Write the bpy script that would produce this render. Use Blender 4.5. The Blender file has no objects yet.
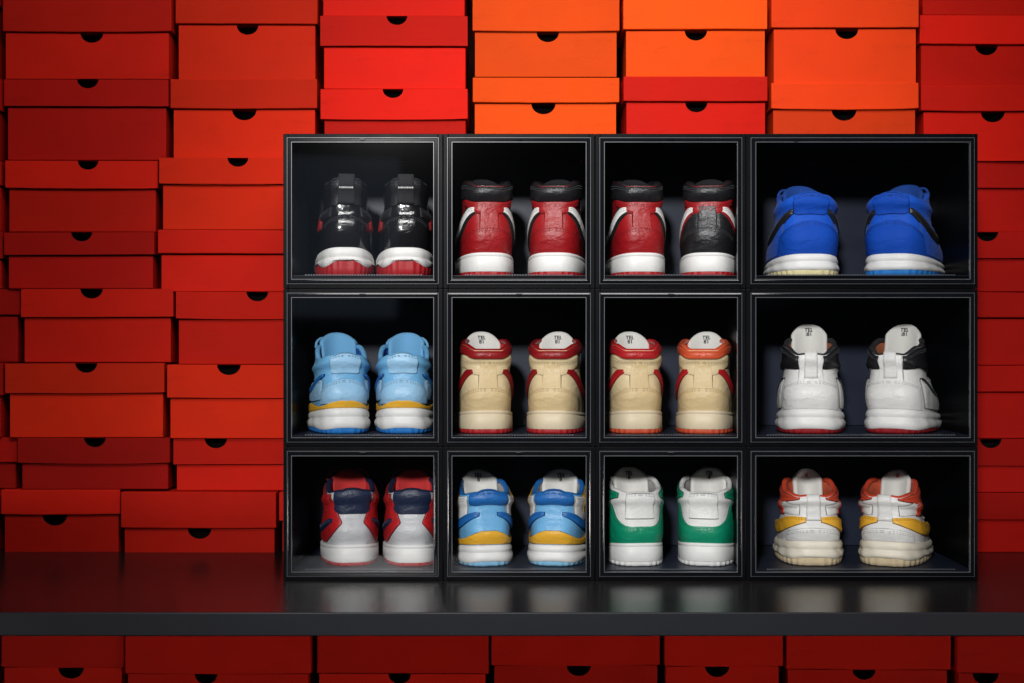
import bpy, math, random
from mathutils import Vector
random.seed(7)
scene=bpy.context.scene
COL=scene.collection
sm=lambda a:(lambda t:t*t*(3-2*t))(max(0,min(1,a)))
lerp=lambda a,b,t:a+(b-a)*t
def interp(x,pts):
    if x<=pts[0][0]: return pts[0][1]
    for (a,b),(c,d) in zip(pts,pts[1:]):
        if x<=c: return lerp(b,d,(x-a)/(c-a))
    return pts[-1][1]
def sinterp(x,pts):
    if x<=pts[0][0]: return pts[0][1]
    for (a,b),(c,d) in zip(pts,pts[1:]):
        if x<=c: return lerp(b,d,sm((x-a)/(c-a)))
    return pts[-1][1]
# ---------------- materials
MC={}; MCOL={}
def mat(name,col,rough=.5,coat=0,bump=.15,bscale=350,var=.12,metal=0,spec=.5,weave=False,objvar=0,sheen=0,scuff=0,ns=14,crease=0,rv=None):
    if name in MC: return MC[name]
    m=bpy.data.materials.new(name); m.use_nodes=True; nt=m.node_tree; N=nt.nodes; Lk=nt.links
    b=N['Principled BSDF']; tc=N.new('ShaderNodeTexCoord')
    n=N.new('ShaderNodeTexNoise'); n.inputs['Scale'].default_value=ns; n.inputs['Detail'].default_value=6
    Lk.new(tc.outputs['Object'],n.inputs['Vector'])
    mx=N.new('ShaderNodeMixRGB'); mx.blend_type='MIX'
    mx.inputs[1].default_value=(*[c*(1-var*1.4) for c in col],1)
    mx.inputs[2].default_value=(*[min(1,c*(1+var)) for c in col],1)
    Lk.new(n.outputs['Fac'],mx.inputs[0]); out=mx.outputs[0]
    if objvar:
        oi=N.new('ShaderNodeObjectInfo'); hs=N.new('ShaderNodeHueSaturation')
        mr=N.new('ShaderNodeMapRange'); mr.inputs[3].default_value=1-objvar; mr.inputs[4].default_value=1+objvar*.6
        Lk.new(oi.outputs['Random'],mr.inputs[0]); Lk.new(mr.outputs[0],hs.inputs['Value'])
        Lk.new(out,hs.inputs['Color']); out=hs.outputs[0]
    if scuff:
        n3=N.new('ShaderNodeTexNoise'); n3.inputs['Scale'].default_value=9; n3.inputs['Detail'].default_value=12; n3.inputs['Roughness'].default_value=.75
        mp=N.new('ShaderNodeMapping'); mp.inputs['Scale'].default_value=(1,1,3.5); Lk.new(tc.outputs['Object'],mp.inputs[0]); Lk.new(mp.outputs[0],n3.inputs['Vector'])
        r=N.new('ShaderNodeValToRGB'); r.color_ramp.elements[0].position=.56; r.color_ramp.elements[1].position=.76
        r.color_ramp.elements[1].color=(scuff,scuff,scuff,1)
        Lk.new(n3.outputs['Fac'],r.inputs[0]); m2=N.new('ShaderNodeMixRGB'); Lk.new(r.outputs[0],m2.inputs[0]); Lk.new(out,m2.inputs[1])
        m2.inputs[2].default_value=(*[c*.35 for c in col],1); out=m2.outputs[0]
    Lk.new(out,b.inputs['Base Color'])
    mr=N.new('ShaderNodeMapRange'); mr.inputs[3].default_value=max(.02,rough-.08); mr.inputs[4].default_value=min(1,rough+.1)
    if rough<.25: mr.inputs[3].default_value=rough*.9; mr.inputs[4].default_value=rough*1.1
    if rv is not None: mr.inputs[3].default_value=rough-rv; mr.inputs[4].default_value=rough+rv
    Lk.new(n.outputs['Fac'],mr.inputs[0]); Lk.new(mr.outputs[0],b.inputs['Roughness'])
    b.inputs['Metallic'].default_value=metal; b.inputs['Coat Weight'].default_value=coat
    b.inputs['Coat Roughness'].default_value=.08
    b.inputs['Specular IOR Level'].default_value=spec
    b.inputs['Sheen Weight'].default_value=sheen
    if bump:
        if weave:
            t=N.new('ShaderNodeTexVoronoi'); t.inputs['Scale'].default_value=bscale; o=t.outputs['Distance']
        else:
            t=N.new('ShaderNodeTexNoise'); t.inputs['Scale'].default_value=bscale; t.inputs['Detail'].default_value=4; o=t.outputs['Fac']
        Lk.new(tc.outputs['Object'],t.inputs['Vector'])
        bp=N.new('ShaderNodeBump'); bp.inputs['Strength'].default_value=bump; bp.inputs['Distance'].default_value=.002
        Lk.new(o,bp.inputs['Height']); Lk.new(bp.outputs[0],b.inputs['Normal'])
        if crease:
            t2=N.new('ShaderNodeTexNoise'); t2.inputs['Scale'].default_value=38; t2.inputs['Detail'].default_value=3; t2.inputs['Distortion'].default_value=.8
            mp2=N.new('ShaderNodeMapping'); mp2.inputs['Scale'].default_value=(.7,.7,1.6); Lk.new(tc.outputs['Object'],mp2.inputs[0]); Lk.new(mp2.outputs[0],t2.inputs['Vector'])
            b2=N.new('ShaderNodeBump'); b2.inputs['Strength'].default_value=crease; b2.inputs['Distance'].default_value=.006
            Lk.new(t2.outputs['Fac'],b2.inputs['Height']); Lk.new(bp.outputs[0],b2.inputs['Normal']); Lk.new(b2.outputs[0],b.inputs['Normal'])
    MC[name]=m; MCOL[name]=col; return m
def leather(n,c,r=.42,**k): return mat(n+'_leather',c,r,bump=.35,bscale=260,crease=.40,**k)
WHITE=leather('white',(.82,.81,.79)); CREAM=leather('cream',(.80,.63,.37)); RED=leather('red',(.32,.006,.009))
OFFW=leather('off_white',(.72,.71,.69),.55); TAN=leather('pale_tan',(.75,.56,.30),.5); SKY2=leather('pale_sky',(.34,.60,.84))
BRED=leather('bright_red',(.52,.014,.018)); ORANGE=leather('orange',(.74,.10,.035)); CORAL=leather('coral',(.68,.07,.03)); BLACK=leather('black',(.012,.012,.014),.38)
PATENT=mat('black_patent',(.008,.008,.010),.20,coat=.6,bump=.03,bscale=60,crease=.35)
BLUE=mat('blue_suede',(.005,.085,.55),.65,bump=.3,bscale=420,sheen=.05,spec=.25,crease=.45); DBLUE=mat('deep_blue_suede',(.004,.065,.44),.7,bump=.3,bscale=420,spec=.2,crease=.45)
SKY=leather('sky_blue',(.17,.46,.77)); ROYAL=leather('royal_blue',(.015,.15,.48)); NAVY=leather('navy',(.012,.020,.055))
YEL=leather('yellow',(.88,.46,.035)); GREEN=leather('green',(.003,.29,.15)); GREY=leather('grey',(.58,.58,.60))
RUBW=mat('white_rubber',(.82,.81,.79),.5,bump=.12,bscale=500); RUBC=mat('cream_rubber',(.78,.65,.45),.5,bump=.12,bscale=500)
RUBR=mat('red_rubber',(.42,.014,.018),.5,bump=.12,bscale=500); RUBB=mat('blue_rubber',(.02,.20,.60),.5,bump=.12,bscale=500)
RUBDR=mat('maroon_rubber',(.32,.012,.016),.5,bump=.12,bscale=500)
RUBY=mat('butter_rubber',(.80,.70,.38),.5,bump=.12,bscale=500); RUBS=mat('sky_rubber',(.25,.55,.80),.5,bump=.12,bscale=500)
RUBG=mat('gum_rubber',(.72,.57,.36),.45,bump=.12,bscale=500); RUBO=mat('orange_rubber',(.62,.08,.03),.5,bump=.12,bscale=500)
RUBWC=mat('warm_white_rubber',(.82,.75,.62),.5,bump=.12,bscale=500)
def fabric(n,c): return mat(n+'_fabric',c,.85,bump=.5,bscale=700,weave=True)
FW=fabric('white',(.80,.78,.73)); FR=fabric('red',(.58,.03,.03)); FB=fabric('black',(.015,.015,.018)); FBL=fabric('blue',(.012,.08,.40))
FBR=fabric('rust',(.42,.13,.05)); FS=fabric('sky',(.17,.45,.75)); FN=fabric('navy',(.02,.03,.09)); FC=fabric('cream',(.66,.54,.38)); FGY=fabric('grey',(.42,.41,.40)); FO=fabric('coral',(.70,.12,.05))
INK=mat('label_ink',(.02,.02,.022),.6,bump=0); INKW=mat('white_ink',(.6,.6,.6),.6,bump=0); INKO=mat('coral_ink',(.65,.06,.03),.6,bump=0)
CRATE=mat('black_plastic',(.003,.0035,.005),.10,bump=0,var=.1,spec=.35)
SHELL=mat('satin_black_plastic',(.0018,.002,.003),.36,bump=0,var=.1,spec=.05)
INNER=mat('smoked_plastic',(.016,.021,.040),.38,bump=0,var=.2,spec=.25)
TRIM=mat('glossy_door_edge',(.060,.064,.072),.30,bump=0,spec=.5)
TABLE=mat('black_lacquer',(.0055,.005,.0055),.24,bump=0,var=.05,spec=.20,rv=.003)
TEDGE=mat('satin_table_edge',(.0095,.0105,.014),.45,bump=0,var=.05,spec=.16,rv=.01)
VENT=mat('vent_dots',(.08,.09,.10),.4,bump=0)
def card(n,c): return mat(n+'_cardboard',c,.66,bump=.06,bscale=90,var=.18,objvar=.28,scuff=.5,spec=.06,ns=5,crease=.08)
CR=card('red',(.38,.0078,.003)); CDR=card('shaded_deep_red',(.26,.0042,.0025)); CS=card('scarlet',(.45,.0075,.003)); CV=card('vermilion',(.45,.015,.003))  # CDR's darker tone paints in the dimming toward the wall's edges
CO=card('orange',(.62,.056,.003)); COR=card('red_orange',(.52,.033,.004))
HOLE=mat('dark_inside',(.004,.003,.003),.9,bump=0,spec=.05)  # shallow pocket coloured near black for the box's unlit interior
g=bpy.data.materials.new('clear_acrylic'); g.use_nodes=True; nt=g.node_tree; nt.nodes.clear()
o=nt.nodes.new('ShaderNodeOutputMaterial'); mx=nt.nodes.new('ShaderNodeMixShader'); tr=nt.nodes.new('ShaderNodeBsdfTransparent'); gl=nt.nodes.new('ShaderNodeBsdfGlossy')
tr.inputs[0].default_value=(.98,.985,.99,1)
fr=nt.nodes.new('ShaderNodeFresnel'); fr.inputs[0].default_value=1.4; gl.inputs['Roughness'].default_value=.05
nt.links.new(fr.outputs[0],mx.inputs[0]); nt.links.new(tr.outputs[0],mx.inputs[1]); nt.links.new(gl.outputs[0],mx.inputs[2]); nt.links.new(mx.outputs[0],o.inputs[0])
GLASS=g
# ---------------- helpers
def mk(name,V,F,mats,parent=None,smooth=False,mi=None,bevel=0,loc=None,rot=None,segs=2):
    me=bpy.data.meshes.new(name); me.from_pydata(V,[],F); me.validate()
    if not isinstance(mats,(list,tuple)): mats=[mats]
    for m in mats: me.materials.append(m)
    if mi and len(mi)==len(me.polygons):
        for p,i in zip(me.polygons,mi): p.material_index=i
    if smooth:
        for p in me.polygons: p.use_smooth=True
    ob=bpy.data.objects.new(name,me); COL.objects.link(ob)
    if parent: ob.parent=parent
    if loc: ob.location=loc
    if rot: ob.rotation_euler=rot
    if bevel:
        b=ob.modifiers.new('bevel','BEVEL'); b.width=bevel; b.segments=segs; b.limit_method='ANGLE'; b.angle_limit=.7
    return ob
def empty(name,loc,label,cat,group=None,rot=(0,0,0)):
    e=bpy.data.objects.new(name,None); e.empty_display_size=.05; e.location=loc; e.rotation_euler=rot; COL.objects.link(e)
    e['label']=label; e['category']=cat
    if group: e['group']=group
    return e
def boxes(lst):
    V=[];F=[]
    for x0,x1,y0,y1,z0,z1 in lst:
        b=len(V)
        V+=[(x0,y0,z0),(x1,y0,z0),(x1,y1,z0),(x0,y1,z0),(x0,y0,z1),(x1,y0,z1),(x1,y1,z1),(x0,y1,z1)]
        F+=[tuple(b+i for i in f) for f in((0,3,2,1),(4,5,6,7),(0,1,5,4),(1,2,6,5),(2,3,7,6),(3,0,4,7))]
    return V,F
def ring(x0,x1,z0,z1,t,y0,y1):
    o=[(x0,z0),(x1,z0),(x1,z1),(x0,z1)]; i=[(x0+t,z0+t),(x1-t,z0+t),(x1-t,z1-t),(x0+t,z1-t)]
    V=[(x,y0,z) for x,z in o]+[(x,y0,z) for x,z in i]+[(x,y1,z) for x,z in o]+[(x,y1,z) for x,z in i]; F=[]
    for k in range(4):
        n=(k+1)%4
        F+=[(k,n,4+n,4+k),(8+n,8+k,12+k,12+n),(k,8+k,8+n,n),(4+k,4+n,12+n,12+k)]
    return V,F
# ---------------- shoe boxes
def prism(w,d,z0,z1,r=0,nx=0,name='body',mats=None,parent=None,loc=None,rot=None):
    hw=w/2; K=14; p=.03; n=10
    jit=lambda s: random.uniform(-s,s)
    sag=random.uniform(-.0006,.0032) if name=='lid' else 0
    bot=[(-hw+w*k/n, z0+jit(.0004)+ (-sag*(1-(2*k/n-1)**2) if name=='lid' else 0)) for k in range(n+1)]
    if name!='lid': bot=[(x,z0) for x,_ in bot]
    if r: arc=[(nx+r*math.cos(-math.pi*k/K),z1+r*.86*math.sin(-math.pi*k/K)) for k in range(K+1)]
    else: arc=[]
    V=[(x,0,z) for x,z in bot]; nb=len(V)
    V+=[(hw,0,z1)]; a0=len(V); V+=[(x,0,z) for x,z in arc]; V+=[(-hw,0,z1)]
    nf=len(V); tl=nf-1; tr=nb
    V+=[(x,p,z) for x,z in arc]
    b0=len(V); V+=[(-hw,d,z0),(hw,d,z0),(hw,d,z1),(-hw,d,z1)]
    F=[tuple(range(nf))]; mi=[0]
    if r:
        for k in range(K): F.append((a0+k,nf+k,nf+k+1,a0+k+1)); mi.append(1)
        F.append(tuple(nf+k for k in range(K+1))); mi.append(1)
        F.append((tl,a0+K,a0,tr,b0+2,b0+3))
    else: F.append((tl,tr,b0+2,b0+3))
    F+=[tuple([b0,b0+1]+list(range(nb-1,-1,-1))),(b0+1,b0,b0+3,b0+2),(0,tl,b0+3,b0),(nb-1,b0+1,b0+2,tr)]; mi+=[0]*5
    return mk(name,V,F,mats,parent,mi=mi,loc=loc,rot=rot,bevel=0 if r else .0018)
SC=.002266; YB=.378; ZC=.478
def bx(px,s=SC): return (px-512)*s
def bz(py,s=SC): return ZC+(341-py)*s
NAMES={CR:'red',CDR:'shaded deep red',CS:'scarlet',CV:'vermilion',CO:'orange',COR:'red-orange'}
def shoebox(x0,x1,yt,yl,yb,m,hole=None,htop=False,s=SC,yfr=YB,depth=.2,lm=None,r=None,where='in a tall stack'):
    r=r or random.uniform(.0245,.0285)
    X0,X1=bx(x0,s)+.001,bx(x1,s)-.001; zt,zl,zb=bz(yt,s),bz(yl,s),bz(yb,s)
    w=X1-X0; cx=(X0+X1)/2; h=zt-zb-.0008; hb=zl-zb
    lab=f"{NAMES[m]} cardboard shoe box {'with finger hole ' if hole else ''}{where}"
    j=random.uniform(-.012,.008)
    e=empty('shoe_box',(cx,yfr+j,zb),lab,'shoe box','stacked cardboard shoe boxes',(0,0,random.uniform(-.020,.020)))
    nx=bx(hole,s)-cx if hole else 0
    lm=lm or m
    prism(w-.012,depth,0,hb-.0028,r if hole and not htop else 0,nx,'body',[m,HOLE],e,loc=(random.uniform(-.0015,.0015),.0068,0))
    prism(w,depth+.006,hb,h,r*.95 if hole and htop else 0,nx,'lid',[lm,HOLE],e,rot=(0,random.uniform(-.004,.004),0))
    return e
T=True
for b in [(3,172,-50,31,78,CR,92,0),(3,168,78,105,159,CDR,87,T),(4,157,159.5,187,231,CR,87,T),(4,155,231.5,254,288,CDR,82,T),
          (20,173,288,316,362,CR,91,T),(6,165,362.5,392,437,CV,87,T),(18,170,437,462,489,CDR,95,T),(0,120,489,514,552,CR,53,0)]:
    shoebox(b[0],b[1],b[2],b[3],b[4],b[5],b[6],bool(b[7]))
for b in [(-150,0,-20,5,78),(-150,1,78,110,159),(-150,1,160,185,231),(-150,2,231,258,288),(-130,18,288,314,362),(-140,4,362,395,437),(-135,16,437,462,489),(-150,-3,489,514,552)]:
    shoebox(*b,CDR,None)
for b in [(174,317,-12,22,77.5,CV,246,0),(169,317,77.5,107,157,CV,243,0),(159,303,157,183,229,CV,238,T),(157,300,229,253,291,CR,None,0),
          (175,320,291,318,364,CR,257,T),(167,312,364,397,438,CV,229,T),(172,318,438,464,491,CR,215,T),(121,277,491,527,552,CR,199,0)]:
    shoebox(b[0],b[1],b[2],b[3],b[4],b[5],b[6],bool(b[7]))
shoebox(279,430,491,520,552,CR,None)
for (x0,x1,rows) in [
  (320,468,[(-55,-30,15,CS,None,0,None),(15,45,88,CS,397,T,None),(88,118,160,CS,393,T,None)]),
  (472,620,[(-2,30,75.5,CO,548,0,None),(76,101,160,CO,544,0,None)]),
  (623,768,[(-2,28,75.5,CO,696,0,None),(76,101,160,CS,696,0,None)]),
  (771,919,[(-2,27,82,COR,847,0,None),(82,108,160,COR,845,0,None)]),
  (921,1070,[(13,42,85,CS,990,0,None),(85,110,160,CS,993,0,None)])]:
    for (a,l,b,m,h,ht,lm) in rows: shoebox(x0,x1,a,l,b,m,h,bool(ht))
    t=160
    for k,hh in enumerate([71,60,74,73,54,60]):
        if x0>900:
            shoebox(x0+random.choice([-4,0,4]),x1,t,t+26,t+hh,CDR,{1:988,4:990}.get(k),True)  # vignette down the right side painted with the darker red
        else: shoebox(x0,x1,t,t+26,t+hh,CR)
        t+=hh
shoebox(922,1072,-62,-30,13,CS)
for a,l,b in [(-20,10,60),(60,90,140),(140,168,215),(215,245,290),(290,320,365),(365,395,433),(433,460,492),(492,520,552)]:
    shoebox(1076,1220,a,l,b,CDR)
for x0,x1 in [(472,620),(623,768),(771,919)]:
    shoebox(x0,x1,-80,-52,-2.3,CO if x0<700 else COR)
S2=.00218
for x0,x1,h,yl in [(0,124,70,667),(126,312,207,672),(316,489,400,673),(491,661,579,665),(664,783,718,665),(786,951,865,669),(955,1120,985,671)]:
    shoebox(x0,x1,634,yl,715,CR,h,False,s=S2,yfr=.25,depth=.22,where='stacked under the table')
    shoebox(x0,x1,715.3,744,789.5,CDR,None,False,s=S2,yfr=.25,depth=.22,where='stacked under the table')
shoebox(-170,-2,634,667,715,CDR,None,False,s=S2,yfr=.25,depth=.22,where='stacked under the table')
shoebox(-170,-2,715.3,744,789.5,CDR,None,False,s=S2,yfr=.25,depth=.22,where='stacked under the table')
FLZ=bz(789.5,S2)
# ---------------- floor, wall, table
V,F=boxes([(-4,4,-5.5,.75,FLZ-.05,FLZ)])
fl=mk('floor',V,F,mat('dark_concrete',(.03,.028,.028),.6,bump=.2,bscale=30)); fl['kind']='structure'
V,F=boxes([(-4,4,.64,.75,FLZ,2.2)])
wl=mk('wall',V,F,mat('dark_red_plaster',(.05,.006,.005),.8,bump=.3,bscale=40)); wl['label']='dark plain wall behind the stacked shoe boxes'; wl['category']='wall'
tb=empty('table',(0,-.33,FLZ),'long black lacquered table carrying crates and shoe boxes','table')
V,F=boxes([(-1.7,1.7,0,.955,-FLZ-.042,-FLZ)])
tt=mk('table_top',V,F,[TABLE,TEDGE],tb,mi=[0,0,1,0,0,0],bevel=.0025,segs=3)
for x in(-1.62,1.56):
    for y in(.05,.85):
        V,F=boxes([(x,x+.06,y,y+.06,0,-FLZ-.043)]); mk('leg',V,F,TABLE,tb,bevel=.003)
# ---------------- crates
XB=[(283,443),(443,595),(595,746),(746,978)]; YR=[(133,288),(288,446),(446,580)]
CD=.355; FLOORH=[.026,.021,.020]
def crate(x0,x1,y0,y1,fh):
    X0=(x0-512)*.002+.0004; X1=(x1-512)*.002-.0004; Z0=(580-y1)*.002+.0004; Z1=(580-y0)*.002-.0004
    w=X1-X0; h=Z1-Z0; cx=(X0+X1)/2; a=w/2
    if y1==580: Z0-=.0004; h+=.0004
    e=empty('display_crate',(cx,0,Z0),('wide ' if w>.4 else '')+'black stackable display crate with clear door','display crate','stacked display crates')
    t=.010
    V,F=boxes([(-a,-a+t,0,CD,0,h),(a-t,a,0,CD,0,h),(-a+t,a-t,0,CD,h-t,h),(-a+t,a-t,0,CD,0,fh-.001),(-a+t,a-t,CD-.006,CD,fh-.001,h-t)])
    mk('shell',V,F,[SHELL],e,bevel=.0010)
    V,F=boxes([(-a+t+.0005,a-t-.0005,CD-.009,CD-.0065,fh+.001,h-t-.001)]); mk('back_panel',V,F,INNER,e)
    V,F=boxes([(-a+t+.0005,a-t-.0005,.006,CD-.010,fh-.0008,fh)]); mk('base_tray',V,F,INNER,e)
    d=empty('door',(0,0,0),'','');
    for k in('label','category'): del d[k]
    d.parent=e
    i=.0095
    V,F=ring(-a+i,a-i,i,h-i,.0075,-.0075,-.0005); mk('frame',V,F,CRATE,d,bevel=.0015)
    V,F=ring(-a+i-.0011,a-i+.0011,i-.0011,h-i+.0011,.0008,-.0060,-.0008); mk('trim',V,F,TRIM,d)
    i2=i+.0077
    V,F=ring(-a+i2,a-i2,i2,h-i2,.0011,-.0085,-.001); mk('trim',V,F,TRIM,d)
    i3=i2+.0013
    V,F=boxes([(-a+i3,a-i3,-.0055,-.0030,i3,h-i3)]); mk('panel',V,F,GLASS,d)
    L=[]; n=int((w-.08)/.0055)
    for k in range(n):
        x=-(n-1)*.0055/2+k*.0055; L.append((x-.0016,x+.0016,.0075,.0105,fh+.0002,fh+.0022))
    V,F=boxes(L); mk('vent_strip',V,F,VENT,e)
    hx=-a+.098 if w>.4 and y0==133 else 0
    V=[];K=12
    rr=.0085 if hx else .006
    for yy in(-.0105,-.0078):
        V+=[(hx+rr*math.cos(math.pi*k/K),yy,h-i-.001-rr*.8*math.sin(math.pi*k/K)) for k in range(K+1)]
    F=[tuple(range(K+1))[::-1],tuple(range(K+1,2*K+2))]+[(k,k+1,K+2+k,K+1+k) for k in range(K)]+[(K,0,K+1,2*K+1)]
    mk('handle',V,F,CRATE,d)
    return e,Z0+fh
BASE=[]
for r,(y0,y1) in enumerate(YR):
    z=0
    for (x0,x1) in XB: e,z=crate(x0,x1,y0,y1,FLOORH[r])
    BASE.append(z)
# ---------------- sneakers
class Surf:
    def __init__(s,p): s.p=p; s.m=p['m']
    def z0(s,t): return s.p['z0']*(1-.35*sm(t/.7))
    def top(s,t):
        p=s.p; return sinterp(t,[(0,p['Hh']+p.get('pk',.004)),(.09,p['Hh']),(.34,p['Hs']),(.72,p['Hf']),(1,p['Hf'])])
    def outline(s,u,zr):
        p=s.p; L=p['L']; H=p['Hh']-p['z0']; t=abs(u); th=math.pi*u
        f=zr/H
        yf=interp(zr,[(0,L),(.015,L-.004),(.03,L-.025),(.042,L-.07),(.06,L-.115),(.085,.158),(.12,.142),(.2,.134)])
        yb=sinterp(f,[(0,.004),(.25,-.003),(.60,.010),(.76,.011),(.92,.001),(1,.005)])
        low=lerp(p['wh'],p['wf'],sm(t/.6))
        w=lerp(low,p['wt'],interp(f,[(0,.06),(.10,0),(.28,.06),(.48,.34),(.64,.74),(.76,.98),(.88,.96),(1,1.00),(1.1,1.04)]))
        w+=p.get('flare',.0)*math.exp(-((f-.90)/.08)**2)
        si=math.sin(th); q=.60
        x=math.copysign(abs(si)**q,si)*w; y=yb+(yf-yb)*(1-math.cos(th))/2
        x+=-s.m*.014*(y/L)**2 + s.m*p.get('tilt',.0)*f
        return x,y
    def P(s,u,v):
        t=abs(u); z0=s.z0(t); z=z0+v*(s.top(t)-z0); x,y=s.outline(u,max(0,z-z0)); return Vector((x,y,z))
    def N(s,u,v):
        e=.012; a=s.P(u+e if u<1-e else u,v)-s.P(u-e if u>-1+e else u,v); b=s.P(u,min(v+.02,1))-s.P(u,max(v-.02,0))
        n=a.cross(b); return n.normalized() if n.length>1e-9 else Vector((0,0,1))
    def Q(s,u,v,o): return s.P(u,v)+s.N(u,v)*o
def grid_faces(nu,nv,b=0,flip=False):
    F=[]
    for i in range(nu-1):
        for j in range(nv-1):
            f=(b+i*nv+j,b+(i+1)*nv+j,b+(i+1)*nv+j+1,b+i*nv+j+1); F.append(f[::-1] if flip else f)
    return F
def tint(m,kind):
    c=MCOL[m.name]; l=sum(c)/3
    if kind=='thread': cc=[min(1,x*2.4+.04) for x in c] if l<.08 else [x*.45 for x in c]
    else: cc=[x*.30 for x in c]  # cut rims darkened in the colour so panel seams look shaded
    return mat(m.name+'_'+kind,cc,.7,bump=0)
def panel(S,e,name,m,u0,u1,lo,hi,off=.0018,nu=30,nv=7):
    off+=.0012
    lof=lo if callable(lo) else (lambda u:lo); hif=hi if callable(hi) else (lambda u:hi)
    V=[]
    for i in range(nu):
        u=lerp(u0,u1,i/(nu-1)); a,b=lof(u),hif(u)
        for j in range(nv):
            edge=i in(0,nu-1) or j in(0,nv-1)
            V.append(S.Q(u,lerp(a,b,j/(nv-1)),off*(.72 if edge else 1)))
    F=grid_faces(nu,nv); n0=len(F)
    B=[(i,0) for i in range(nu)]+[(nu-1,j) for j in range(1,nv)]+[(i,nv-1) for i in range(nu-2,-1,-1)]+[(0,j) for j in range(nv-2,0,-1)]
    b=len(V)
    ctr=S.P((u0+u1)/2,(lof((u0+u1)/2)+hif((u0+u1)/2))/2)
    for i,j in B:
        u=lerp(u0,u1,i/(nu-1)); v=lerp(lof(u),hif(u),j/(nv-1)); V.append(V[i*nv+j].copy())
        q=S.Q(u,v,.0001); o_=(q-ctr); o_.normalize(); V.append(S.Q(u,v,-.0002)+o_*.0016)
    n=len(B)
    for k in range(n):
        q=(k+1)%n; F.append((b+2*k,b+2*k+1,b+2*q+1,b+2*q))
    ob=mk(name,V,F,[m,tint(m,'shaded_cut_edge')],e,smooth=True)
    for p in ob.data.polygons:
        if p.index>=n0: p.material_index=1
    if name not in('foxing_stripe','stripe_edge','heel_strip'):
        V=[];F=[]
        n=int(44*abs(u1-u0)/.5)
        for dv in (.035,.065):
            pts=[S.Q(lerp(u0,u1,.04+.92*i/n),hif(lerp(u0,u1,.04+.92*i/n))-dv,off+.0002) for i in range(n+1)]
            for i in range(0,n,2):
                a,c=pts[i],pts[i+1]
                if (c-a).length<1e-5: continue
                nrm=S.N(lerp(u0,u1,.04+.92*i/n),.5); d=(c-a).normalized().cross(nrm)*.0005; k=len(V)
                V+=[a-d,c-d,c+d,a+d,a-d+nrm*.0006,c-d+nrm*.0006,c+d+nrm*.0006,a+d+nrm*.0006]
                F+=[(k+4,k+5,k+6,k+7),(k,k+1,k+5,k+4),(k+1,k+2,k+6,k+5),(k+2,k+3,k+7,k+6),(k+3,k,k+4,k+7)]
        if V: mk('stitching',V,F,tint(m,'thread'),ob)
    return ob
def tube(name,pts,r,m,e,k=8,flat=1.0):
    V=[];F=[];n=len(pts)
    for i,p in enumerate(pts):
        t=(pts[min(i+1,n-1)]-pts[max(i-1,0)]).normalized(); a=t.cross(Vector((0,0,1)));
        if a.length<.1: a=t.cross(Vector((0,1,0)))
        a.normalize(); b=a.cross(t)
        rr=r*(.5 if i in(0,n-1) else 1)
        for j in range(k):
            c=2*math.pi*j/k; V.append(p+a*math.cos(c)*rr+b*math.sin(c)*rr*flat)
    for i in range(n-1):
        for j in range(k):
            F.append((i*k+j,i*k+(j+1)%k,(i+1)*k+(j+1)%k,(i+1)*k+j))
    F+=[tuple(range(k))[::-1],tuple((n-1)*k+j for j in range(k))]
    return mk(name,V,F,m,e,smooth=True)
def textmesh(name,body,size,m,parent,loc,rot):
    c=bpy.data.curves.new('t','FONT'); c.body=body; c.size=size; c.align_x='CENTER'; c.extrude=.0003; c.space_line=.8; c.offset=.0003
    o=bpy.data.objects.new('t',c); COL.objects.link(o); bpy.context.view_layer.update()
    me=bpy.data.meshes.new_from_object(o.evaluated_get(bpy.context.evaluated_depsgraph_get())); bpy.data.objects.remove(o)
    me.materials.clear(); me.materials.append(m)
    ob=bpy.data.objects.new(name,me); COL.objects.link(ob); ob.parent=parent; ob.location=loc; ob.rotation_euler=rot; return ob
NU=72
def sole_part(S,e,name,m,prof,cap_top,cap_bot,tread=0,wave=0,wk=(),rib=0):
    V=[];F=[]; n=len(prof)
    for i in range(NU*2):
        u=-1+i/NU; t=abs(u)
        x,y=S.outline(u,0); e2=.01
        ax,ay=S.outline(u-e2 if u>-1+e2 else u,0); bx_,by_=S.outline(min(u+e2,1),0)
        dx,dy=bx_-ax,by_-ay; l=math.hypot(dx,dy) or 1; nx,ny=dy/l,-dx/l
        if u<=-1+1e-6: nx,ny=0,1
        spring=.018*max(0,(y/S.p['L']-.62)/.38)**2
        for k,(fz,o) in enumerate(prof):
            oo=o
            if k in wk: fz=fz+wave*math.cos(u*17)
            if tread and (i//2)%2==0: oo-=tread
            if rib and .1<fz<.9: oo+=rib*math.sin(u*46+fz*5)*math.sin(math.pi*(fz-.1)/.8)
            V.append((x+nx*oo,y+ny*oo,fz*S.z0(t)+spring*(1-fz)))
    R=NU*2
    for i in range(R):
        j=(i+1)%R
        for k in range(n-1): F.append((i*n+k,j*n+k,j*n+k+1,i*n+k+1))
    if cap_top: F.append(tuple(i*n+n-1 for i in range(R)))
    if cap_bot: F.append(tuple(i*n for i in range(R))[::-1])
    ob=mk(name,V,F,m,e,smooth=True)
    for p in ob.data.polygons:
        if len(p.vertices)>4: p.use_smooth=False
    return ob
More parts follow.
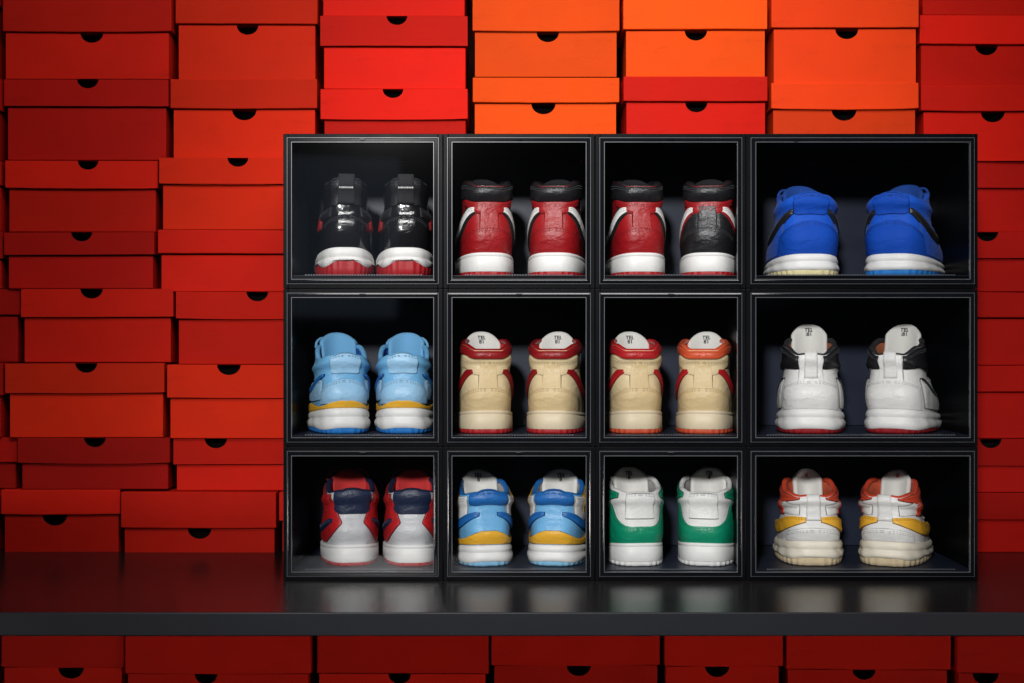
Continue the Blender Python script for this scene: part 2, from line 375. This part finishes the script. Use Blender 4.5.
def sneaker(D,cx,row,m,yaw,lab,yh=.045):
    p=dict(L=.285,wh=.0525,wf=.054,wt=.042,z0=.044,Hh=.185,Hs=.172,Hf=.180,Ht=.205); p.update(D['dim']); p['m']=m
    p['wh']+=.0078; p['wf']+=.0035; p['wt']+=.0085; p['tilt']=random.uniform(-.0025,.003)
    S=Surf(p); sx=(cx-512)*.002*(2.8+yh)/2.8
    e=empty('sneaker',(sx,yh+random.uniform(-.003,.006),BASE[row]+.0003),lab,'sneaker','sneakers on display',(0,0,math.radians(yaw)))
    fo=D.get('fo',.22); st=D.get('style','flat'); wv=D.get('wave',0)
    if st=='flat':
        po=[(0,.001),(.04,.0045),(fo*.6,.005),(fo,.005)]; pm=[(fo,.0038),(fo+.03,.0048),(.5,.0046),(.80,.0044),(.83,.0028),(.86,.0044),(.93,.0046),(.985,.0035),(1,.0005)]
    else:
        po=[(0,.0),(.05,.0045),(fo*.6,.006),(fo,.0065)]; pm=[(fo,.005),(fo+.05,.0075),(max(.42,fo+.1),.0085),(max(.52,fo+.14),.0075),(.64,.0044),(.67,.0044),(.72,.0062),(.85,.0058),(.97,.0035),(1,.0005)]
    sole_part(S,e,'outsole',D['outsole'],po,False,True,tread=.0024,wave=wv,wk=(3,))
    sole_part(S,e,'midsole',D['midsole'],pm,True,False,wave=wv,wk=(0,1),rib=D.get('rib',0))
    nv=24; V=[];F=[];R=NU*2
    for i in range(R):
        u=-1+i/NU
        for j in range(nv): V.append(S.P(u,-.05+1.05*j/(nv-1)))
    for i in range(R):
        k=(i+1)%R
        for j in range(nv-1): F.append((i*nv+j,k*nv+j,k*nv+j+1,i*nv+j+1))
    mk('upper',V,F,D['upper'],e,smooth=True)
    V=[];F=[];nv=8
    vs=[1,.93,.8,.62,.45,.3,.2,.15]; of=[-.0035,-.0085,-.009,-.008,-.008,-.008,-.009,-.012]
    for i in range(R):
        u=-1+i/NU
        for v,o in zip(vs,of):
            q=S.P(u,v); n=S.N(u,v); n.z=0; n.normalize(); V.append(q+n*o)
    for i in range(R):
        k=(i+1)%R
        for j in range(nv-1): F.append((i*nv+j,k*nv+j,k*nv+j+1,i*nv+j+1))
    F.append(tuple(i*nv+nv-1 for i in range(R)))
    mk('lining',V,F,D['lining'],e,smooth=True)
    pts=[]
    for i in range(61):
        u=lerp(-.8,.8,i/60); q=S.P(u,1); n=S.N(u,1); n.z=0; n.normalize(); pts.append(q-n*.0050+Vector((0,0,-.0015)))
    tube('collar',pts,.0054,D.get('collar',D['upper']),e,k=10)
    tw=D.get('tw',.038); yt=.112; zb=p['Hf']-.06; Ht=p['Ht']; lean=D.get('lean',.030); rd=D.get('rd',.018)
    V=[];nu,nv=15,9
    for i in range(nu):
        a=-1+2*i/(nu-1)
        for j in range(nv):
            b=j/(nv-1); z=lerp(zb,Ht,b)-(abs(a)**2.6)*rd*b
            V.append(Vector((a*tw*(1-.08*(1-b)),yt+lean*b-.026*a*a,z)))
    tg=mk('tongue',V,grid_faces(nu,nv,flip=True),D['tongue'],e,smooth=True)
    so=tg.modifiers.new('s','SOLIDIFY'); so.thickness=.010; so.offset=0
    ss=tg.modifiers.new('ss','SUBSURF'); ss.levels=1; ss.render_levels=1
    ang=math.atan2(lean,Ht-zb)
    if D.get('text'):
        zt=Ht-.017; b=(zt-zb)/(Ht-zb)
        textmesh('tongue_label',D['text'],.0115,D.get('ink',INK),e,(0,yt+lean*b-.0064,zt),(math.pi/2-ang,0,0))
    for k,z in enumerate([.30,.45,.60,.74,.88]):
        pts=[]
        for i in range(13):
            a=-1+2*i/12; u=1-abs(a)*.26
            u=math.copysign(u,a) if a else 1
            q=S.P(u,z); pts.append(q+Vector((0,.0045,.004))+Vector((0,0,.002*math.sin(k+a*2))))
        tube('lace',pts,.0032,D.get('lace',D['tongue']),e,k=6)
    if D.get('bow'):
        for sgn in(-1,1):
            pts=[Vector((sgn*(.004+.040*math.sin(math.pi*i/12)),.150+.010*math.cos(i/2),p['Hf']+.004+.014*math.sin(math.pi*2*i/12+.4)*(1 if i<7 else .6))) for i in range(13)]
            tube('lace',pts,.0030,D.get('lace',D['tongue']),e,k=6)
    for pn in D['panels']: panel(S,e,*pn)
    if D.get('tab'):
        mt,w,vlo,hh=D['tab']
        V=[];nu,nv=7,12
        for i in range(nu):
            a=-1+2*i/(nu-1)
            for j in range(nv):
                b=j/(nv-1); v=lerp(vlo,1,b); q=S.P(0,min(v,1))
                bul=math.sin(math.pi*b)*.003
                V.append(Vector((q.x+a*w*(1-.12*b),q.y-.0048-bul+(.0012*a*a),lerp(q.z,q.z+hh,b*b))))
        t=mk('pull_tab',V,grid_faces(nu,nv),mt,e,smooth=True); so=t.modifiers.new('s','SOLIDIFY'); so.thickness=.003; so.offset=0
    if D.get('marks'):
        L=[]; x=-.0150
        while x<.0135:
            ww=random.uniform(.0010,.0022)
            L.append((x,x+ww,0,.0006,.002,.0052)); x+=ww+.0010
        q=S.P(0,.82); V,F=boxes(L)
        mk('tab_marking',V,F,INKW,e,loc=(q.x,q.y-.0121,q.z))
    return e
def arch(c,w,h): return lambda u: c+h*(1-(u/w)**2)
def sw(side,mt,name='side_stripe',u0=.075,v0=.66,th=.15,off=.0032,drop=.42):
    def ctr(u):
        a=(abs(u)-u0)/(.62-u0); return v0-drop*sm(a*1.15)+.10*max(0,a-.6)
    def wid(u):
        a=(abs(u)-u0)/(.62-u0); return th*(.16+.84*math.sin(math.pi*min(1,a*.9+.05))**.8)
    a,b=(u0,.62) if side>0 else (-.62,-u0)
    return (name,mt,a,b,lambda u:ctr(u)-wid(u)/2,lambda u:ctr(u)+wid(u)/2,off)
def quarter(side,mt,name,a,b,lo,hi,off=.0022):
    return (name,mt,a,b,lo,hi,off) if side>0 else (name,mt,-b,-a,(lambda u:lo(-u)) if callable(lo) else lo,(lambda u:hi(-u)) if callable(hi) else hi,off)
def both(f,*k,**kk): return [f(1,*k,**kk),f(-1,*k,**kk)]
HIGH=dict(Hh=.184,Hs=.195,Hf=.202,Ht=.213,wt=.0415,flare=.001,z0=.049,pk=0)
def hightop(body,counter,collar,stripe,strip,mid,out,tongue,lining,dim,text=None,quart=None,tabm=None,edge=None,cv=.78,tb=None,th=.21):
    P=[('heel_counter',counter,-.27,.27,0,arch(.24,.27,.14),.0022),
       ('heel_strip',strip,-.05,.05,.36,cv-.02,.0030)]
    if quart: P+=both(quarter,quart,'quarter_panel',.055,.62,.02,lambda u:.62-.1*abs(u),.0014)
    if edge: P+=both(sw,edge,'stripe_edge',th=.30,off=.0028,u0=.10,v0=.65)
    P+=both(sw,stripe,u0=.105,v0=.65,th=th)
    P.append(('ankle_band',tabm or body,-.32,.32,lambda u:.63-.05*math.cos(u*9.8),lambda u:cv-.015,.0030))
    P.append(('collar_band',collar,-.7,.7,cv,.985,.0026))
    if tb: P.append(('heel_tab',tb,-.085,.085,cv-.05,lambda u:.965-3*u*u,.0040))
    return dict(dim=dim,outsole=out,midsole=mid,upper=body,collar=collar,lining=lining,tongue=tongue,panels=P,text=text,fo=.2,lace=tongue)
D1=dict(dim=dict(Hh=.198,Hs=.188,Hf=.200,Ht=.216,wt=.036,wh=.0482,z0=.060,flare=.003),outsole=RUBR,midsole=RUBW,style='chunky',fo=.44,wave=.11,rib=.0006,upper=PATENT,collar=FB,lining=FBL,tongue=FB,lace=FB,marks=True,
  tab=(FB,.018,.62,.006),
  panels=[('heel_counter',PATENT,-.22,.22,0,arch(.36,.22,.10),.003),('heel_tab',BLACK,-.15,.15,.62,.98,.003)]+both(quarter,BLACK,'side_panel',.14,.6,.46,.60,.0026)+both(quarter,BRED,'side_accent',.32,.60,.34,lambda u:.48+.3*(abs(u)-.2),.0024))
D2=hightop(RED,RED,BLACK,WHITE,RED,RUBW,RUBR,FB,FB,HIGH,tabm=RED,edge=BLACK)
D3=hightop(RED,RED,BLACK,WHITE,RED,RUBW,RUBR,FB,FB,HIGH,tabm=RED,edge=BLACK)
D3b=hightop(RED,BLACK,BLACK,WHITE,BLACK,RUBW,RUBR,FB,FB,HIGH,tabm=RED,quart=BLACK,edge=RED)
D4=dict(dim=dict(Hh=.164,Hs=.152,Hf=.174,Ht=.200,wt=.051,wh=.0640,wf=.064,z0=.047,pk=.006,flare=.006),outsole=RUBY,midsole=RUBW,style='chunky',fo=.28,upper=BLUE,collar=BLUE,lining=FBL,tongue=FBL,lace=FBL,rib=.0006,bow=True,
  panels=[('heel_counter',DBLUE,-.27,.27,0,arch(.36,.27,.18),.0030),('heel_tab',DBLUE,-.12,.12,lambda u:.66+4*u*u,1,.003)]+both(quarter,BLUE,'side_panel',.24,.7,.04,lambda u:.70-.3*u,.0022)+both(sw,BLACK,u0=.13,v0=.74,th=.24,drop=.40,off=.0042))
D4b=dict(D4); D4b['outsole']=RUBB
D5=dict(dim=dict(Hh=.158,Hs=.150,Hf=.178,Ht=.208,wt=.045,wh=.0495,z0=.054,pk=.006,flare=.006),outsole=RUBB,midsole=RUBW,style='chunky',fo=.20,wave=.04,rib=.0006,upper=SKY,collar=SKY,lining=FBL,tongue=FS,lace=FS,bow=True,
  panels=[('heel_counter',SKY2,-.24,.24,.1,arch(.36,.24,.16),.0030),('foxing_stripe',YEL,-.8,.8,0,lambda u:.11+.05*math.cos(u*14),.0036),('heel_tab',SKY2,-.11,.11,lambda u:.64+4*u*u,1,.0034)]
   +both(quarter,SKY2,'side_panel',.22,.65,.20,lambda u:.60-.4*abs(u-.3),.003)+both(sw,ROYAL,u0=.2,v0=.66,th=.13,drop=.3,off=.0048))
HC=dict(Hh=.170,Hs=.181,Hf=.190,Ht=.210,wt=.0430,flare=.001,z0=.049,pk=0)
def creamtop(c,s,o):
    d=hightop(CREAM,TAN,c,s,TAN,RUBC,o,FW,FR,HC,text="TEL\n81",tabm=CREAM,cv=.87,th=.18); d['tw']=.039; d['rd']=.024; return d
D6=creamtop(RED,RED,RUBR); D7=creamtop(BRED,BRED,RUBO); D7b=creamtop(ORANGE,BRED,RUBO)
D8=dict(dim=dict(Hh=.160,Hs=.176,Hf=.192,Ht=.226,wt=.046,wh=.061,wf=.062,z0=.052,flare=.004,pk=.002),outsole=RUBDR,midsole=RUBW,style='chunky',fo=.19,wave=.03,rib=.0006,upper=WHITE,collar=FB,lining=FBR,tongue=FW,lace=FW,text="TEL\n:81",tw=.037,rd=.022,
  tab=(WHITE,.014,.56,.006),
  panels=[('heel_counter',WHITE,-.24,.24,0,arch(.40,.24,.12),.003),('heel_strip',WHITE,-.07,.07,.4,.97,.0036)]+both(quarter,BLACK,'collar_panel',.085,.52,lambda u:.74-.25*(u-.1),.985,.0026)+both(quarter,WHITE,'side_panel',.28,.7,.05,.5,.003)+both(sw,BLACK,u0=.30,v0=.5,th=.10,drop=.25,off=.0045))
D9=dict(dim=dict(Hh=.152,Hs=.146,Hf=.166,Ht=.187,wt=.042,wh=.0475,z0=.044,pk=.004,flare=.005),outsole=RUBR,midsole=RUBW,style='flat',fo=.18,upper=GREY,collar=NAVY,lining=FR,tongue=FR,lace=FR,bow=True,
  panels=[('heel_tab',NAVY,-.17,.17,lambda u:.56+2.6*u*u,1,.0034)]+both(quarter,BRED,'side_panel',.075,.7,lambda u:max(.06,.40-1.6*(u-.075)),lambda u:min(.96,.52+3.2*(u-.10)),.0026)+both(sw,NAVY,u0=.18,v0=.46,th=.18,drop=.22,off=.0042)+both(quarter,BRED,'collar_panel',.24,.66,.74,.97,.0036))
D10=dict(dim=dict(Hh=.148,Hs=.142,Hf=.164,Ht=.187,wt=.045,wh=.054,z0=.044,pk=.006,flare=.005),outsole=RUBS,midsole=RUBW,style='chunky',fo=.2,wave=.05,upper=SKY,collar=ROYAL,lining=FGY,tongue=FW,lace=FS,text="TEL\n8",
  panels=[('heel_tab',ROYAL,-.17,.17,lambda u:.76+1.6*u*u,1,.003),('foxing_stripe',YEL,-.8,.8,.02,lambda u:.20+.07*math.cos(u*12),.0034)]+both(quarter,WHITE,'side_panel',.20,.66,.50,lambda u:.96,.0022)+both(sw,ROYAL,u0=.05,v0=.58,th=.20,drop=.26,off=.0040)+both(quarter,YEL,'lace_panel',.38,.60,.62,.97,.0030))
D11=dict(dim=dict(Hh=.146,Hs=.152,Hf=.170,Ht=.191,wt=.046,wh=.055,z0=.048,pk=.002,flare=.004),outsole=RUBW,midsole=RUBW,style='flat',fo=.2,upper=WHITE,collar=WHITE,lining=FGY,tongue=FW,lace=FW,text="TEL\n8",
  panels=[('heel_counter',GREEN,-.36,.36,0,lambda u:.32+4.0*u*u,.0032),('heel_tab',WHITE,-.10,.10,lambda u:.48+2*u*u,1,.003)]+both(quarter,GREEN,'collar_panel',.22,.62,lambda u:.90-.5*(u-.2),.985,.0026))
D12=dict(dim=dict(Hh=.140,Hs=.146,Hf=.166,Ht=.187,wt=.047,wh=.060,wf=.061,z0=.052,pk=.002,flare=.005),outsole=RUBG,midsole=RUBWC,style='chunky',fo=.3,wave=.04,rib=.0010,upper=WHITE,collar=CORAL,lining=FO,tongue=FW,lace=FW,text="II",ink=INKO,tw=.030,
  tab=(WHITE,.015,.46,.004),
  panels=[('heel_counter',WHITE,-.22,.22,0,arch(.18,.22,.10),.003)]+both(quarter,WHITE,'ankle_panel',.09,.5,.58,.82,.002)+both(quarter,CORAL,'collar_panel',.09,.55,lambda u:.95-.6*(u-.08),.985,.0028)+both(sw,YEL,u0=.03,v0=.46,th=.28,drop=.22,off=.0036)+both(quarter,CORAL,'side_accent',.34,.5,.55,.78,.0034))
Z="in a crate"
sneaker(D1,346,0,-1,9,"glossy black basketball sneaker with white and red sole "+Z)
sneaker(D1,405,0,1,3,"glossy black basketball sneaker with white and red sole "+Z)
sneaker(D2,489,0,-1,7,"red high-top sneaker with black collar "+Z)
sneaker(D2,553,0,1,-7,"red high-top sneaker with black collar "+Z)
sneaker(D3,643,0,-1,4,"red high-top sneaker with white side stripe "+Z)
sneaker(D3b,707,0,1,-11,"black and red high-top sneaker with white stripe "+Z)
sneaker(D4,812,0,-1,-1,"blue suede running sneaker with butter yellow outsole "+Z)
sneaker(D4b,890,0,1,-30,"blue suede running sneaker with blue outsole, toe out "+Z)
sneaker(D5,346,1,-1,15,"light blue sneaker with yellow stripe and white sole "+Z)
sneaker(D5,403,1,1,1,"light blue sneaker with yellow stripe and white sole "+Z)
sneaker(D6,488,1,-1,7,"cream high-top sneaker with dark red collar "+Z)
sneaker(D6,551,1,1,-8,"cream high-top sneaker with dark red collar "+Z)
sneaker(D7,640,1,-1,4,"cream high-top sneaker with bright red collar "+Z)
sneaker(D7b,703,1,1,-11,"cream high-top sneaker with orange collar "+Z)
sneaker(D8,811,1,-1,-10,"white chunky sneaker with black collar panels "+Z)
sneaker(D8,891,1,1,-28,"white chunky sneaker with black collar, toe out, "+Z)
sneaker(D9,353,2,-1,11,"grey and red sneaker with navy heel tab "+Z)
sneaker(D9,411,2,1,2,"grey and red sneaker with navy heel tab "+Z)
sneaker(D10,489,2,-1,11,"light blue sneaker with royal blue tab "+Z)
sneaker(D10,552,2,1,-10,"light blue sneaker with royal blue tab "+Z)
sneaker(D11,641,2,-1,6,"white sneaker with green heel and white sole "+Z)
sneaker(D11,704,2,1,-13,"white sneaker with green heel and white sole "+Z)
sneaker(D12,815,2,-1,-5,"white sneaker with coral collar and yellow stripe "+Z)
sneaker(D12,885,2,1,-26,"white sneaker with coral collar, toe turned out, "+Z)
# ---------------- camera, light, world
cd=bpy.data.cameras.new('camera'); cam=bpy.data.objects.new('camera',cd); COL.objects.link(cam)
cam.location=(0,-2.8,ZC); cam.rotation_euler=(math.pi/2,0,0); cd.lens=36*2.8/2.048; cd.sensor_width=36; cd.clip_end=50
scene.camera=cam
def area(loc,tgt,sx,sy,pw,col,spread=180):
    l=bpy.data.lights.new('lamp','AREA'); l.shape='RECTANGLE'; l.size=sx; l.size_y=sy; l.energy=pw; l.color=col; l.spread=math.radians(spread)
    o=bpy.data.objects.new('scene_light',l); o.location=loc; o.rotation_euler=(Vector(tgt)-Vector(loc)).to_track_quat('-Z','Y').to_euler(); COL.objects.link(o); return o
def spot(loc,tgt,ang,rad,pw,col,blend=1):
    l=bpy.data.lights.new('lamp','SPOT'); l.spot_size=math.radians(ang); l.spot_blend=blend; l.shadow_soft_size=rad; l.energy=pw; l.color=col
    o=bpy.data.objects.new('scene_light',l); o.location=loc; o.rotation_euler=(Vector(tgt)-Vector(loc)).to_track_quat('-Z','Y').to_euler(); COL.objects.link(o); return o
spot((-.7,-4.7,2.0),(.17,0,.42),28,.20,1080,(1,.985,.96))
area((.1,-1.5,2.2),(.0,.2,.6),1.6,.4,26,(1,.97,.93),120)
area((.20,-.60,2.05),(.15,.38,1.05),1.5,.25,6,(1,.93,.85),120)
area((-1.3,-4.1,1.0),(-.2,0,.5),1.5,.8,.9,(.6,.75,1))  # added unseen softbox, gives the clear doors a soft bluish reflection
for sx,pw in((-2.7,3.6),(2.7,3.2)):
    area((sx,-2.0,-.25),(0,.25,-.27),.5,.2,pw,(1,.9,.85),60)  # added unseen low fills, brighten the boxes under the table
w=bpy.data.worlds.new('World'); scene.world=w; w.use_nodes=True
w.node_tree.nodes['Background'].inputs[0].default_value=(.5,.55,.7,1); w.node_tree.nodes['Background'].inputs[1].default_value=.02
scene.view_settings.view_transform='Standard'; scene.view_settings.look='None'; scene.view_settings.exposure=0
